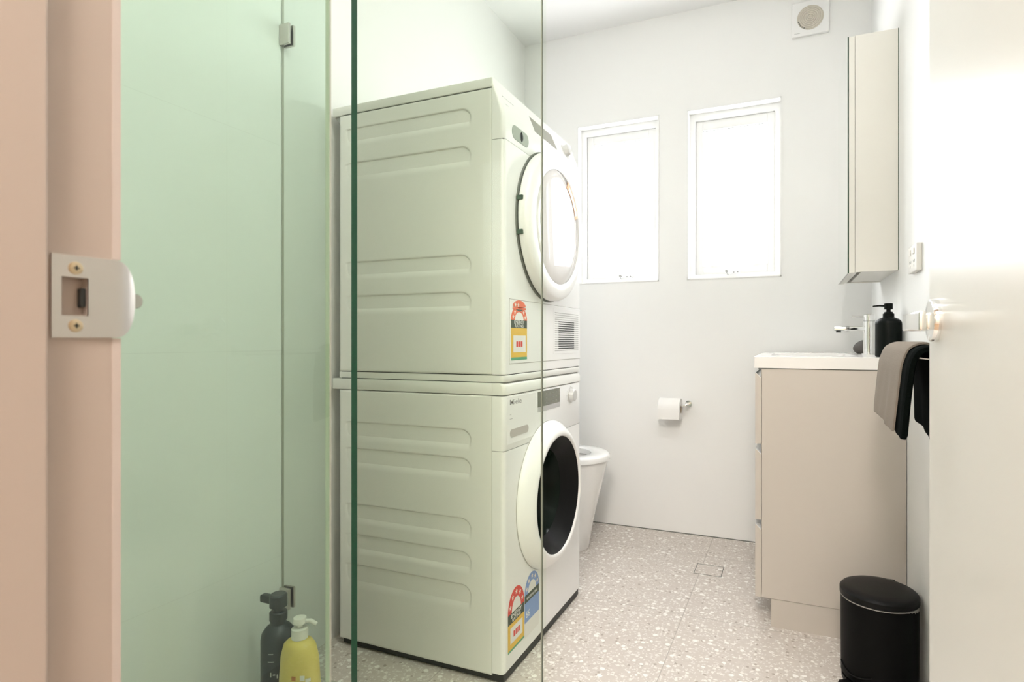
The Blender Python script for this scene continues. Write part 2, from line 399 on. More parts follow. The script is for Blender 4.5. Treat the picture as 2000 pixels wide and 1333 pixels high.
# ================================================================== MACHINES
FX = -.7377; SY0 = 1.444; SY1 = 2.079; XBK = -1.327
def side_panel(z0, z1, ribs, xend=-.8446):
    """pressed steel side with stepped ribs, faces -Y"""
    x0, x1 = XBK+.001, -.7785; nx, nz = 150, int((z1-z0)/.0028)
    bm = B(); g = {}
    for i in range(nx+1):
        x = x0 + (x1-x0)*i/nx
        for k in range(nz+1):
            z = z0 + (z1-z0)*k/nz; dep = 0
            for (zt, zb) in ribs:
                if zb <= z <= zt and x < xend:
                    h = zt-zb; R = .034
                    dx = xend-x; dt = zt-z
                    if dx < R and dt < R: s = R - math.hypot(R-dx, R-dt)
                    else: s = min(dx, dt)
                    q = (zt-z)/h
                    dep = max(dep, .0075*sstep(0, .007, s)*(1-sstep(.30, 1, q))*sstep(0, .02, x-(x0+.02)))
            e = min(x-x0, x1-x, z-z0, z1-z); rnd = .0015*(1-sstep(0, .003, e))
            g[i, k] = bm.verts.new((x, SY0+dep+rnd, z))
    for i in range(nx):
        for k in range(nz): bm.faces.new((g[i, k], g[i+1, k], g[i+1, k+1], g[i, k+1]))
    # skirt to give the sheet its thickness
    for i in range(nx):
        for k in (0, nz):
            a = bm.verts.new((g[i, k].co.x, SY0+.010, g[i, k].co.z)); b = bm.verts.new((g[i+1, k].co.x, SY0+.010, g[i+1, k].co.z))
            bm.faces.new((g[i, k], g[i+1, k], b, a))
    for k in range(nz):
        for i in (0, nx):
            a = bm.verts.new((g[i, k].co.x, SY0+.010, g[i, k].co.z)); b = bm.verts.new((g[i, k].co.x, SY0+.010, g[i, k+1].co.z))
            bm.faces.new((g[i, k], g[i, k+1], b, a))
    return bm
def cut_hole(o, c, r, d):
    """round opening through the front (+X) of a mesh object"""
    cb = cyl(B(), Vector(c)-Vector((d, 0, 0))-OFF[o.name], Vector(c)+Vector((.1, 0, 0))-OFF[o.name], r, 96)
    me = bpy.data.meshes.new('cut'); fix(cb).to_mesh(me); cb.free()
    co = bpy.data.objects.new('cut', me); C.objects.link(co); co.parent = o.parent
    md = o.modifiers.new('b', 'BOOLEAN'); md.object = co; md.operation = 'DIFFERENCE'; md.solver = 'EXACT'
    bpy.context.view_layer.update()
    nm = bpy.data.meshes.new_from_object(o.evaluated_get(bpy.context.evaluated_depsgraph_get()))
    o.modifiers.clear(); o.data = nm; bpy.data.objects.remove(co)
def front_profile(bm, prof, y0, y1, rad=.013, mi=0):
    """front shell: vertical profile [(x_front, z)], rounded vertical corners at y0/y1, reaches back to x=-.777"""
    rings = []
    R0 = rad
    for (xf, z) in prof:
        rad = max(.0008, min(R0, xf+.777-.0005)); r = [Vector((-.777, y0, z))]
        for i in range(7):
            a = PI/2*i/6; r.append(Vector((xf-rad+rad*math.sin(a), y0+rad-rad*math.cos(a), z)))
        for i in range(7):
            a = PI/2*i/6; r.append(Vector((xf-rad+rad*math.cos(a), y1-rad+rad*math.sin(a), z)))
        r.append(Vector((-.777, y1, z))); rings.append(r)
    ring_loft(bm, rings, mi=mi); return fix(bm)
def star(bm, c, r, mi):
    pts = []
    for i in range(10):
        a = PI/2+PI*i/5; rr = r if i % 2 == 0 else r*.45
        pts.append(Vector((c[0], c[1]+rr*math.cos(a), c[2]+rr*math.sin(a))))
    prism(bm, pts, (.00025, 0, 0), mi)
def arch(bm, x, cy, cz, ro, ri, a0, a1, mi, n=24, sz=1.0, t=.0006):
    o_ = [Vector((x, cy+ro*math.cos(a0+(a1-a0)*i/n), cz+sz*ro*math.sin(a0+(a1-a0)*i/n))) for i in range(n+1)]
    i_ = [Vector((x, cy+ri*math.cos(a0+(a1-a0)*i/n), cz+sz*ri*math.sin(a0+(a1-a0)*i/n))) for i in range(n+1)]
    for k in range(n): prism(bm, [o_[k], o_[k+1], i_[k+1], i_[k]], (t, 0, 0), mi)
LM = [ORNG, STAR, OLIV, YELP, WHTP, GRNP, BLUP, REDP]

# ---------------- washing machine
wm = thing('washing_machine', (-1.03, 1.76, 0), 'white front-loading washing machine with dark porthole standing on the floor under the dryer', 'washing machine')
body = obj('body', xbox(XBK, -.7775, SY0+.003, SY1, .022, .8135), APPL, wm)
obj('side_panel', side_panel(.024, .8125, [(.715, .652), (.632, .566), (.457, .392), (.361, .297), (.266, .190)]), APPL, wm, smooth=True, auto=60)
front = obj('front_panel', front_profile(B(), [(FX-.003, .030), (FX, .034), (FX, .6565)], SY0, SY1), APPF, wm, smooth=True)
cut_hole(front, (FX, 1.757, .468), .205, .06)
for o_ in (body,): cut_hole(o_, (FX, 1.757, .468), .205, .14)
for p_ in front.data.polygons: p_.use_smooth = False
fas = obj('control_panel', front_profile(B(), [(FX-.001, .6580), (FX, .660), (FX, .811), (FX-.001, .8130)], SY0, SY1), APPF, wm, smooth=True)
obj('seam', join(xbox(-.777, FX-.003, SY0+.002, SY1-.002, .6563, .6582), xbox(-.779, -.7765, SY0+.002, SY0+.012, .022, .813)), SEAM, wm)
bm = front_profile(B(), [(FX+.001, .8155), (FX+.003, .818), (FX+.003, .838), (FX-.002, .847), (FX-.010, .8505)], SY0-.0005, SY1)
lid = join(bm, xbox(-1.355, -.7765, SY0-.0005, SY1, .8155, .8500, bev=.002, seg=2))
obj('top_lid', lid, APPL, wm, smooth=True)
obj('plinth', xbox(XBK+.01, FX-.006, SY0+.008, SY1-.008, .006, .034), DARK, wm)
for fx_ in (-1.29, -.785):
    for fy_ in (1.49, 2.03): obj('foot', cyl(B(), (fx_, fy_, 0), (fx_, fy_, .024), .022), DARK, wm)
DC = (1.7575, .468)                          # door centre (y, z)
bm = lathe(B(), (FX, DC[0], DC[1]), (1, 0, 0), [(.0008, .2375), (.006, .238), (.014, .2355), (.030, .222), (.040, .211), (.0455, .203), (.047, .196), (.0455, .190), (.040, .188)], 128, cap0=False, cap1=False)
wd_ = obj('door', fix(bm), APPF, wm, smooth=True, auto=60)
obj('door_gap', fix(lathe(B(), (FX, DC[0], DC[1]), (1, 0, 0), [(.0002, .2388), (.0014, .2388), (.0014, .2350), (.0002, .2350)], 128, False, False)), LSEAM, wd_)
obj('porthole_surround', fix(lathe(B(), (FX, DC[0], DC[1]), (1, 0, 0), [(.041, .1885), (.034, .183), (.008, .160), (-.012, .142)], 128, False, False)), BLACKG, wd_, smooth=True, auto=80)
obj('porthole_glass', fix(lathe(B(), (FX, DC[0], DC[1]), (1, 0, 0), [(-.012, .143), (-.02, .138), (-.05, .125), (-.085, .108), (-.105, .085), (-.115, .045), (-.117, .001)], 128, False, True)), BOWL, wd_, smooth=True, auto=80)
# controls
dsp = obj('display', xbox(FX-.001, FX+.0008, 1.676, 1.866, .758, .807), DISP, wm); tag(dsp, 'dark olive display')
obj('display_strip', xbox(FX-.001, FX+.0009, 1.676, 1.866, .742, .7578), DISPG, dsp)
ic = B()
for r_ in range(3):
    for c_ in range(4): box(ic, FX+.0008, FX+.001, 1.742+c_*.028, 1.752+c_*.028, .766+r_*.014, .7695+r_*.014)
obj('display_icons', ic, mat('icon_olive', (.22, .24, .19), .4), dsp)
bm = lathe(B(), (FX, 1.972, .772), (1, 0, 0), [(0, .030), (.002, .030), (.0025, .0235), (.017, .0215), (.019, .019)], 48)
kn = obj('dial', fix(bm), mat('dial_silver', (.70, .70, .69), .3, metal=.4), wm, smooth=True)
obj('dial_marks', join(*[xbox(FX+.0002, FX+.0006, 1.972+.037*math.cos(a)-.002, 1.972+.037*math.cos(a)+.002, .772+.031*math.sin(a)-.0007, .772+.031*math.sin(a)+.0007) for a in [i*PI/6 for i in range(-1, 8)]]), GREY, wm)
# drawer front with scooped grip
dw = obj('detergent_drawer', join(xbox(FX-.001, FX+.0006, 1.462, 1.660, .6735, .8085, bev=.0005, seg=1)), APPF, wm)
def pill(x, y0, y1, z0, z1, t=.0008, mi=0, bm=None):
    bm = bm or B(); r = (z1-z0)/2; pts = []
    for i in range(13):
        a = -PI/2+PI*i/12; pts.append(Vector((x, y1-r+r*math.cos(a), (z0+z1)/2+r*math.sin(a))))
    for i in range(13):
        a = PI/2+PI*i/12; pts.append(Vector((x, y0+r+r*math.cos(a), (z0+z1)/2+r*math.sin(a))))
    return prism(bm, pts, (t, 0, 0), mi)
obj('drawer_grip', pill(FX+.0007, 1.478, 1.604, .692, .715), mat('grip_grey', (.56, .53, .50), .5), dw)
obj('logo', text_bm('Miele', .021, (FX+.0006, 1.476, .786), (0, 1, 0), (0, 0, 1), sx=1.75, bold=.0003), GREY, wm)
obj('model_marks', join(xbox(FX+.0004, FX+.0008, 1.477, 1.487, .757, .7585), xbox(FX+.0004, FX+.0008, 1.477, 1.495, .7445, .7465)), DISPG, wm)
# energy and water stickers
bm = B(); sx_ = FX+.0004
def eff_label(bm, y0, y1, zb, ztop, arch_mi, body_mi, rot=0, tall=1.3, body_frac=.62):
    w_ = y1-y0; cy = (y0+y1)/2; h = ztop-zb; zbody = zb+h*body_frac; band = h*.17
    box(bm, sx_, sx_+.0006, y0, y1, zbody-band, zbody, mi=2)
    box(bm, sx_, sx_+.0006, y0, y1, zb, zbody-band, mi=body_mi)
    ro = w_/2; tall = (ztop-zbody)/ro
    arch(bm, sx_, cy, zbody, ro, ro*.56, 0, PI, arch_mi, sz=tall)
    arch(bm, sx_-.0001, cy, zbody, ro*.56, .0005, 0, PI, 4, sz=tall)
    for a in (20, 55, 90, 125, 160):
        a = math.radians(a); star(bm, (sx_+.0006, cy+ro*.78*math.cos(a), zbody+tall*ro*.78*math.sin(a)), ro*.15, 1)
    return zbody, band
zb1, bd1 = eff_label(bm, 1.466, 1.574, .080, .252, 7, 3)
box(bm, sx_+.0006, sx_+.0009, 1.480, 1.560, .100, .145, mi=4)
box(bm, sx_, sx_+.0007, 1.466, 1.574, .078, .084, mi=5)
lab = obj('energy_label', bm, LM, wm); tag(lab, 'yellow and red star energy rating sticker')
obj('label_text', join(text_bm('ENERGY', .0165, (sx_+.0007, 1.520, zb1-.0145), (0, 1, 0), (0, 0, 1), align='CENTER', sx=1.15), text_bm('RATING', .0135, (sx_+.0007, 1.520, zb1-bd1+.003), (0, 1, 0), (0, 0, 1), align='CENTER', sx=1.15)), WHTP, lab)
obj('label_number', join(*[xbox(sx_+.0009, sx_+.0011, 1.500+q*.015, 1.512+q*.015, .114, .131, bev=.00008, seg=1) for q in range(3)]), REDP, lab)
bm = B(); zb2, bd2 = eff_label(bm, 1.578, 1.684, .115, .254, 6, 6, body_frac=.60)
box(bm, sx_, sx_+.0006, 1.578, 1.684, .070, .115, mi=4)
lab = obj('water_label', bm, LM, wm); tag(lab, 'blue star water rating sticker')
obj('label_text', text_bm('WATER RATING', .011, (sx_+.0007, 1.631, zb2-.017), (0, 1, 0), (0, 0, 1), align='CENTER'), WHTP, lab)
obj('label_number', text_bm('66', .030, (sx_+.0007, 1.600, .128), (0, 1, 0), (0, 0, 1), align='CENTER'), WHTP, lab)

# ---------------- stacking kit strip
sk = tag(obj('stacking_strip', join(front_profile(B(), [(FX-.001, .8525), (FX, .854), (FX, .870), (FX-.001, .8715)], SY0+.0005, SY1), xbox(XBK, -.7765, SY0+.0005, SY1, .8525, .8715)), APPL, None, (-1.03, 1.76, .8505), smooth=True),
    'thin white stacking strip between the washing machine and the dryer', 'stacking kit')
bpy.data.objects[sk.name]  # stays top level
obj('shadow_gasket', xbox(XBK+.005, FX-.012, SY0+.004, SY1-.004, .8506, .8526), DARK, sk)

# ---------------- dryer
D0 = .8740
dy = thing('clothes_dryer', (-1.03, 1.76, .8722), 'white clothes dryer with pale round door stacked on top of the washing machine', 'clothes dryer')
body = obj('body', xbox(XBK, -.7775, SY0+.003, SY1, D0, 1.6865), APPL, dy)
obj('side_panel', side_panel(D0+.001, 1.686, [(1.642, 1.584), (1.533, 1.470), (1.219, 1.160), (1.112, 1.052)]), APPL, dy, smooth=True, auto=60)
obj('base_gasket', xbox(XBK+.005, FX-.006, SY0+.004, SY1-.004, .8715, D0), DARK, dy)
front = obj('front_panel', front_profile(B(), [(FX-.001, D0), (FX, D0+.002), (FX, 1.5375)], SY0, SY1), APPF, dy)
fas = obj('control_panel', front_profile(B(), [(FX-.001, 1.5392), (FX, 1.541), (FX, 1.600), (FX-.002, 1.614), (FX-.007, 1.630), (-.774, 1.700), (-.7755, 1.7165)], SY0, SY1), APPF, dy, smooth=True)
obj('seam', join(xbox(-.777, FX-.003, SY0+.002, SY1-.002, 1.537, 1.5395), xbox(-.779, -.7765, SY0+.002, SY0+.012, D0, 1.686)), SEAM, dy)
obj('top_lid', xbox(-1.355, -.7755, SY0-.001, SY1, 1.6885, 1.7165, bev=.003), APPL, dy, smooth=True)
obj('lid_gap', xbox(-1.32, -.7785, SY0+.001, SY1-.002, 1.6863, 1.6887), SEAM, dy)
obj('lid_bracket', prism(B(), [(-1.352, 1.452, 1.688), (-1.327, 1.452, 1.688), (-1.327, 1.452, 1.655)], (0, .02, 0)), GREY, dy)
DC = (1.7550, 1.339)
obj('door_recess', fix(lathe(B(), (FX, DC[0], DC[1]), (1, 0, 0), [(.0002, .2420), (.0040, .2400), (.0052, .2330), (.0002, .2300)], 128, False, False)), SEAM, dy, smooth=True)
bm = lathe(B(), (FX, DC[0], DC[1]), (1, 0, 0), [(.0075, .2300), (.0075, .2370), (.010, .2385), (.028, .2385), (.036, .2350), (.041, .226), (.044, .205), (.043, .187), (.0405, .1845)], 128, cap0=False, cap1=False)
dd = obj('door', fix(bm), APPF, dy, smooth=True, auto=60)
cv = obj('door_cover', fix(lathe(B(), (FX, DC[0], DC[1]), (1, 0, 0), [(.0395, .1850), (.0410, .1830), (.0435, .150), (.0455, .10), (.0465, .05), (.0467, .001)], 128, True, True)), DOORIN, dd, smooth=True)
obj('cover_ring', fix(lathe(B(), (FX, DC[0], DC[1]), (1, 0, 0), [(.0405, .1868), (.0418, .1868), (.0418, .1850), (.0405, .1850)], 128, False, False)), GREY, dd)
stk = B()
arch(stk, FX+.0432, DC[0], DC[1], .1855, .160, math.radians(20), math.radians(66), 0)
arch(stk, FX+.0436, DC[0], DC[1], .178, .163, math.radians(24), math.radians(60), 1)
k_ = obj('door_sticker', stk, [STICK, DISPG], dd); tag(k_, 'orange curved sticker at door edge')
for z_ in (1.388, 1.288): obj('door_hinge', xbox(FX+.002, FX+.022, 1.5165, 1.531, z_-.007, z_+.007, bev=.002), mat('hinge_dark', (.05, .09, .06), .4), dd)
# sloped display etc: the slope runs from (FX-.007,1.630) to (-.775,1.700)
P0 = Vector((FX-.007, 0, 1.630)); P1 = Vector((-.775, 0, 1.700)); SV = (P1-P0).normalized(); SN = Vector((0, 1, 0)).cross(SV).normalized()
if SN.x < 0: SN = -SN
def slope(y, s, o=0.0): q = P0 + SV*s + SN*o; return Vector((q.x, y, q.z))
def sbox(y0, y1, s0, s1, o0, o1):
    return ring_loft(B(), [[slope(y0, s0, o0), slope(y1, s0, o0), slope(y1, s1, o0), slope(y0, s1, o0)], [slope(y0, s0, o1), slope(y1, s0, o1), slope(y1, s1, o1), slope(y0, s1, o1)]])
dsp = obj('display', fix(sbox(1.676, 1.862, .004, .062, -.001, .0008)), mat('display_olive', (.20, .195, .14), .15, coat=.5), dy); tag(dsp, 'olive display')
a_, u_, v_ = 0, 0, 0
bm = B(); c0 = slope(1.966, .032, 0)
lathe(bm, c0, SN, [(0, .027), (.002, .027), (.0025, .0225), (.018, .0205), (.020, .018)], 48)
obj('dial', fix(bm), mat('dial_pale', (.72, .72, .70), .3, metal=.3), dy, smooth=True)
obj('logo', text_bm('Miele', .021, slope(1.478, .046, .0004), (0, 1, 0), SV, sx=1.7, bold=.0003), GREY, dy)
obj('model_marks', fix(sbox(1.479, 1.500, .020, .022, 0, .0005)), DISPG, dy)
gp = obj('container_grip', pill(FX+.0002, 1.492, 1.606, 1.556, 1.596), mat('grip_sage', (.36, .40, .34), .5), dy)
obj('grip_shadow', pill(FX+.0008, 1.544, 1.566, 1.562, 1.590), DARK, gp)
# heat exchanger flap + grille
fl = obj('lower_flap', xbox(FX-.001, FX+.0010, 1.476, 2.072, .904, 1.089, bev=.0006, seg=1), APPF, dy)
obj('flap_gap', xbox(FX-.001, FX+.0004, 1.4745, 2.0735, .9023, 1.0907), LSEAM, dy)
obj('grille_frame', xbox(FX+.001, FX+.0016, 1.806, 2.062, .925, 1.081, bev=.0004, seg=1), APPF, fl)
sl = B(); sl2 = B()
for i in range(18):
    z_ = 1.066 - i*.00765
    box(sl, FX+.0016, FX+.0019, 1.817, 2.052, z_-.0013, z_+.0013)
    if 4 <= i <= 16: box(sl2, FX+.0019, FX+.0022, 1.850, 2.005, z_-.0017, z_+.0017)
obj('grille_slots', sl, DISPG, fl); obj('grille_openings', sl2, DARK, fl)
sx_ = FX+.0010
bm = B(); y0, y1 = 1.484, 1.592; cy = 1.538
box(bm, sx_, sx_+.0006, y0, y1, 1.0070-.0, 1.0305, mi=2); box(bm, sx_, sx_+.0006, y0, y1, .9215, 1.0070, mi=3); box(bm, sx_, sx_+.0006, y0, y1, .9135, .9215, mi=5)
box(bm, sx_+.0006, sx_+.0009, y0+.014, y1-.010, .936, .985, mi=4)
arch(bm, sx_, cy, 1.0305, .054, .030, 0, PI, 0, sz=.78)
arch(bm, sx_-.0001, cy, 1.0305, .030, .0005, 0, PI, 4, sz=.78)
arch(bm, sx_+.0006, cy, 1.0735, .0330, .0004, math.radians(205), math.radians(335), 2, sz=.5)
arch(bm, sx_+.0008, cy, 1.0650, .046, .0004, math.radians(15), math.radians(165), 0, sz=.52)
box(bm, sx_+.0008, sx_+.0014, cy-.0445, cy+.0445, 1.062, 1.0680, mi=0)
for a in (15, 45, 75, 105, 135, 165):
    a = math.radians(a); star(bm, (sx_+.0008, cy+.042*math.cos(a), 1.0305+.78*.042*math.sin(a)), .0072, 1)
for q in (-.028, -.008): star(bm, (sx_+.0015, cy+q, 1.0745), .0075, 1)
lab = obj('energy_label', bm, LM, dy); tag(lab, 'orange and yellow star energy rating sticker')
obj('label_text', join(text_bm('ENERGY', .0145, (sx_+.0007, cy, 1.0195), (0, 1, 0), (0, 0, 1), align='CENTER', sx=1.3), text_bm('RATING', .0125, (sx_+.0007, cy, 1.0090), (0, 1, 0), (0, 0, 1), align='CENTER', sx=1.3)), WHTP, lab)
obj('label_number', join(*[xbox(sx_+.0009, sx_+.0011, cy-.021+q*.015, cy-.009+q*.015, .952, .968, bev=.00008, seg=1) for q in range(3)]), REDP, lab)

# ================================================================== TOILET
tl = thing('toilet', (-1.07, 2.56, 0), 'white back-to-wall toilet with raised lid behind the washing machine', 'toilet')
def dshape(xf, hw, z, n=28, xb=XL+.004, cy=2.56):
    L_ = hw*1.25; pts = [Vector((xb, cy-hw, z))]
    for i in range(n+1):
        a = -PI/2+PI*i/n; pts.append(Vector((xf-L_+L_*math.cos(a), cy+hw*math.sin(a), z)))
    pts.append(Vector((xb, cy+hw, z))); return pts
prof = [(-.872, .128, 0), (-.868, .131, .006), (-.858, .136, .08), (-.838, .146, .18), (-.812, .160, .28), (-.792, .173, .36), (-.781, .180, .400), (-.779, .181, .412), (-.783, .179, .418)]
obj('pan', fix(ring_loft(B(), [dshape(*p) for p in prof])), CERAM, tl, smooth=True, auto=50)
def seatring(z, dxf=0, dh=0, inner=1.0):
    o_ = dshape(-.770-dxf, .190-dh, z, xb=-1.20)
    return o_
def seat_mesh():
    bm = B(); n = 48; rings = []
    def ell(a, rx, ry, cx): return Vector((cx+rx*math.cos(a), 2.56+ry*math.sin(a), 0))
    for (so, z) in ((.0, .424), (.004, .4205), (0, .4255), (-.002, .440), (-.010, .447)):
        pass
    prof = [(.100, .4200, 'i'), (.0, .4200, 'o'), (.0, .438, 'o'), (-.006, .4455, 'o'), (-.012, .4470, 'o'), (.010, .4470, 'i'), (.0, .4430, 'i'), (.0, .4200, 'i')]
    for (d, z, w_) in prof[1:]:
        r = []
        for i in range(n):
            a = 2*PI*i/n
            if w_ == 'o': p = ell(a, .205+d, .190+d, -.975)
            else: p = ell(a, .125+d, .115+d, -.985)
            p.z = z; r.append(p)
        rings.append(r)
    ring_loft(bm, rings+[rings[0]], False, False); bmesh.ops.remove_doubles(bm, verts=bm.verts, dist=1e-5)
    return fix(bm)
obj('seat', seat_mesh(), CERAM, tl, smooth=True, auto=60)
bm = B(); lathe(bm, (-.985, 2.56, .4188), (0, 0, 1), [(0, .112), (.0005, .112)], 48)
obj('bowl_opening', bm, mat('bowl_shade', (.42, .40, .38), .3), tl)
lidm = B(); pts = []
for i in range(33):
    a = PI*i/32; pts.append(Vector((-1.315, 2.56-.185*math.cos(a), .66+.19*math.sin(a))))
pts = [Vector((-1.315, 2.56-.185, .46))] + pts + [Vector((-1.315, 2.56+.185, .46))]
prism(lidm, pts, (.018, 0, 0)); obj('lid', fix(lidm), CERAM, tl)
obj('seat_hinge', cyl(B(), (-1.20, 2.46, .437), (-1.20, 2.66, .437), .012), CERAM, tl)

# ---------------- toilet roll and holder
th = thing('toilet_roll_holder', (-.5470, YB, .63), 'slim chrome toilet roll holder fixed to the back wall', 'toilet roll holder')
obj('wall_plate', cyl(B(), (-.468, YB, .655), (-.468, YB-.008, .655), .016), CHROME, th, smooth=True)
obj('arm', tube(B(), [(-.468, YB-.008, .655), (-.468, 2.893, .655), (-.469, 2.888, .654), (-.473, 2.886, .652), (-.480, 2.886, .6505), (-.612, 2.886, .6505)], .0065), CHROME, th, smooth=True)
bm = B(); cx_ = (-.601, -.497)
lathe(bm, (cx_[0], 2.886, .6315), (1, 0, 0), [(0, .0200), (0, .0530), (.104, .0530), (.104, .0200), (0, .0200)], 64, False, False)
bmesh.ops.remove_doubles(bm, verts=bm.verts, dist=1e-5)
tr_ = thing('toilet_roll', (-.549, 2.886, .6315), 'white toilet paper roll hanging on the back wall holder', 'toilet roll')
obj('paper', fix(bm), PAPER, tr_, smooth=True)
obj('cardboard_core', fix(lathe(B(), (cx_[0]-.0005, 2.886, .6315), (1, 0, 0), [(0, .0202), (.105, .0202), (.105, .0188), (0, .0188), (0, .0202)], 48, False, False)), CARD, tr_, smooth=True)
obj('loose_sheet', xbox(-.601, -.497, 2.8322, 2.8330, .585, .632), PAPER, tr_)

# ---------------- floor waste
fw = thing('floor_waste', (-.3157, 2.513, 0), 'square tile-insert floor drain with dark gap in the terrazzo', 'floor drain')
bm = B(); c = (-.3157, 2.513); a, b_ = .056, .0535
box(bm, c[0]-a, c[0]-b_, c[1]-a, c[1]+a, .0002, .0012); box(bm, c[0]+b_, c[0]+a, c[1]-a, c[1]+a, .0002, .0012)
box(bm, c[0]-b_, c[0]+b_, c[1]+b_, c[1]+a, .0002, .0012); box(bm, c[0]-b_, c[0]+b_, c[1]-a, c[1]-a+.001, .0002, .0012)
obj('gap_frame', bm, SEAM, fw)
obj('tile_insert', xbox(c[0]-b_+.001, c[0]+b_-.001, c[1]-b_+.001, c[1]+b_-.001, .0002, .0010), FLOOR, fw)

# ================================================================== VANITY
VX0, VY0, VY1 = -.110, 2.097, 2.900
va = thing('vanity_cabinet', (.12, 2.5, 0), 'beige white bathroom vanity cabinet with three drawers and white basin top against the right wall', 'vanity')
obj('carcass', xbox(VX0+.021, XR-.002, VY0, VY1, .096, .874), VAN, va)
# drawer fronts with bevelled finger pulls at the top
for (z0, z1) in ((.096, .342), (.359, .600), (.6186, .860)):
    prof = [(VX0, z0), (VX0+.0195, z0), (VX0+.0195, z1-.018), (VX0+.0020, z1), (VX0, z1-.001)]
    d_ = obj('drawer', fix(prism(B(), [Vector((x, VY0, z)) for x, z in prof], (0, VY1-VY0, 0))), VAN, va)
    prof = [(VX0+.0020, z1), (VX0+.0195, z1-.018), (VX0+.0195, z1+.0165), (VX0+.0185, z1+.0165), (VX0+.0185, z1-.0155), (VX0+.0020, z1+.0012)]
    obj('finger_pull', fix(prism(B(), [Vector((x, VY0+.0002, z)) for x, z in prof], (0, VY1-VY0-.0004, 0))), CERAM, d_)
obj('kick_panel', xbox(-.059, XR-.002, VY0+.001, VY1-.005, .0, .0945), VAN, va)
TZ0, TZ1 = .877, .9165
top = B()
tx0, tx1 = VX0-.004, XR-.002; ty0, ty1 = VY0-.004, VY1+.004
bx0, bx1, by0, by1 = -.065, .215, 2.235, 2.765
outer = [Vector((tx0, ty0, 0)), Vector((tx1, ty0, 0)), Vector((tx1, ty1, 0)), Vector((tx0, ty1, 0))]
def rr(x0, x1, y0, y1, r, n=6):
    pts = []
    for cx, cy, a0 in ((x1-r, y0+r, -PI/2), (x1-r, y1-r, 0), (x0+r, y1-r, PI/2), (x0+r, y0+r, PI)):
        for i in range(n+1):
            a = a0+PI/2*i/n; pts.append((cx+r*math.cos(a), cy+r*math.sin(a)))
    return pts
def R3(p, z): return [Vector((x, y, z)) for x, y in p]
o_ = rr(tx0, tx1, ty0, ty1, .004); o2 = rr(tx0+.002, tx1-.002, ty0+.002, ty1-.002, .004)
i_ = rr(bx0, bx1, by0, by1, .03); i2 = rr(bx0+.006, bx1-.006, by0+.006, by1-.006, .03); i3 = rr(bx0+.03, bx1-.03, by0+.04, by1-.04, .05)
ring_loft(top, [R3(o_, TZ0), R3(o_, TZ1-.002), R3(o2, TZ1), R3(i_, TZ1), R3(i2, TZ1-.006), R3(i3, TZ1-.085)], False, True)
ring_loft(top, [R3(o_, TZ0), R3(i_, TZ0)], False, False)
obj('basin_top', fix(top), VANT, va, smooth=True, auto=40)
obj('basin_waste', lathe(B(), (.075, 2.5, TZ1-.0845), (0, 0, 1), [(0, .03), (.003, .03), (.005, .025)], 32), CHROME, va, smooth=True)
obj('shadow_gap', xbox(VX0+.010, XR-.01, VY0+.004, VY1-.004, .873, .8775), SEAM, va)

# ---------------- tap
TX, TY = .287, 2.58
tp = thing('basin_tap', (TX, TY, TZ1), 'chrome cylinder mixer tap at the back of the vanity basin', 'tap')
obj('body', fix(lathe(B(), (TX, TY, TZ1), (0, 0, 1), [(0, .027), (.004, .027), (.0045, .0215), (.130, .0215), (.1305, .0205)], 48)), CHROME, tp, smooth=True)
obj('cartridge_cap', fix(lathe(B(), (TX, TY, TZ1+.1315), (0, 0, 1), [(0, .0215), (.024, .0215), (.026, .0195)], 48)), CHROME, tp, smooth=True)
obj('joint_ring', cyl(B(), (TX, TY, TZ1+.130), (TX, TY, TZ1+.132), .0205), SEAM, tp)
obj('lever_pin', fix(tube(B(), [(TX-.018, TY, TZ1+.148), (TX-.062, TY, TZ1+.150)], .0032)), CHROME, tp, smooth=True)
sp_ = obj('spout', fix(xbox(TX-.125, TX-.012, TY-.014, TY+.014, TZ1+.094, TZ1+.110, bev=.003)), CHROME, tp, smooth=True)
obj('aerator', cyl(B(), (TX-.108, TY, TZ1+.087), (TX-.108, TY, TZ1+.095), .009), DARK, tp)

# ---------------- soap dispenser
sx0, sy0 = .296, 2.165
so = thing('soap_dispenser', (sx0, sy0, TZ1), 'matt black pump soap bottle on the vanity beside the chrome tap', 'soap dispenser')
obj('bottle', fix(lathe(B(), (sx0, sy0, TZ1), (0, 0, 1), [(0, .034), (.003, .0385), (.108, .0385), (.116, .0370), (.123, .031), (.127, .022), (.129, .017)], 48)), SOAPB, so, smooth=True)
pp = obj('pump', fix(lathe(B(), (sx0, sy0, TZ1+.127), (0, 0, 1), [(0, .0165), (.014, .0165), (.016, .013), (.020, .012), (.0215, .0065), (.028, .0065), (.029, .0125), (.0465, .0125), (.0480, .011)], 32)), SOAPB, so, smooth=True)
obj('nozzle', fix(tube(B(), [(sx0-.008, sy0, TZ1+.1665), (sx0-.025, sy0, TZ1+.168), (sx0-.045, sy0, TZ1+.1665)], [.0032, .0028, .0020])), SOAPB, so, smooth=True)

# ---------------- pebble behind the tap
bm = B(); bmesh.ops.create_icosphere(bm, subdivisions=4, radius=1)
for v in bm.verts:
    p = v.co; k = 1+.05*math.sin(3*p.x+1)+.05*math.cos(4*p.y)
    p.x *= .040*k*(1-.15*p.z); p.y *= .033*k; p.z = p.z*.029*k
    p.z = max(p.z, -.0255)
    v.co = p + Vector((.283, 2.72, TZ1+.0255))
tag(obj('pebble', bm, STONE, None, (.283, 2.72, TZ1), smooth=True), 'dark grey rounded stone on the vanity behind the tap', 'stone')

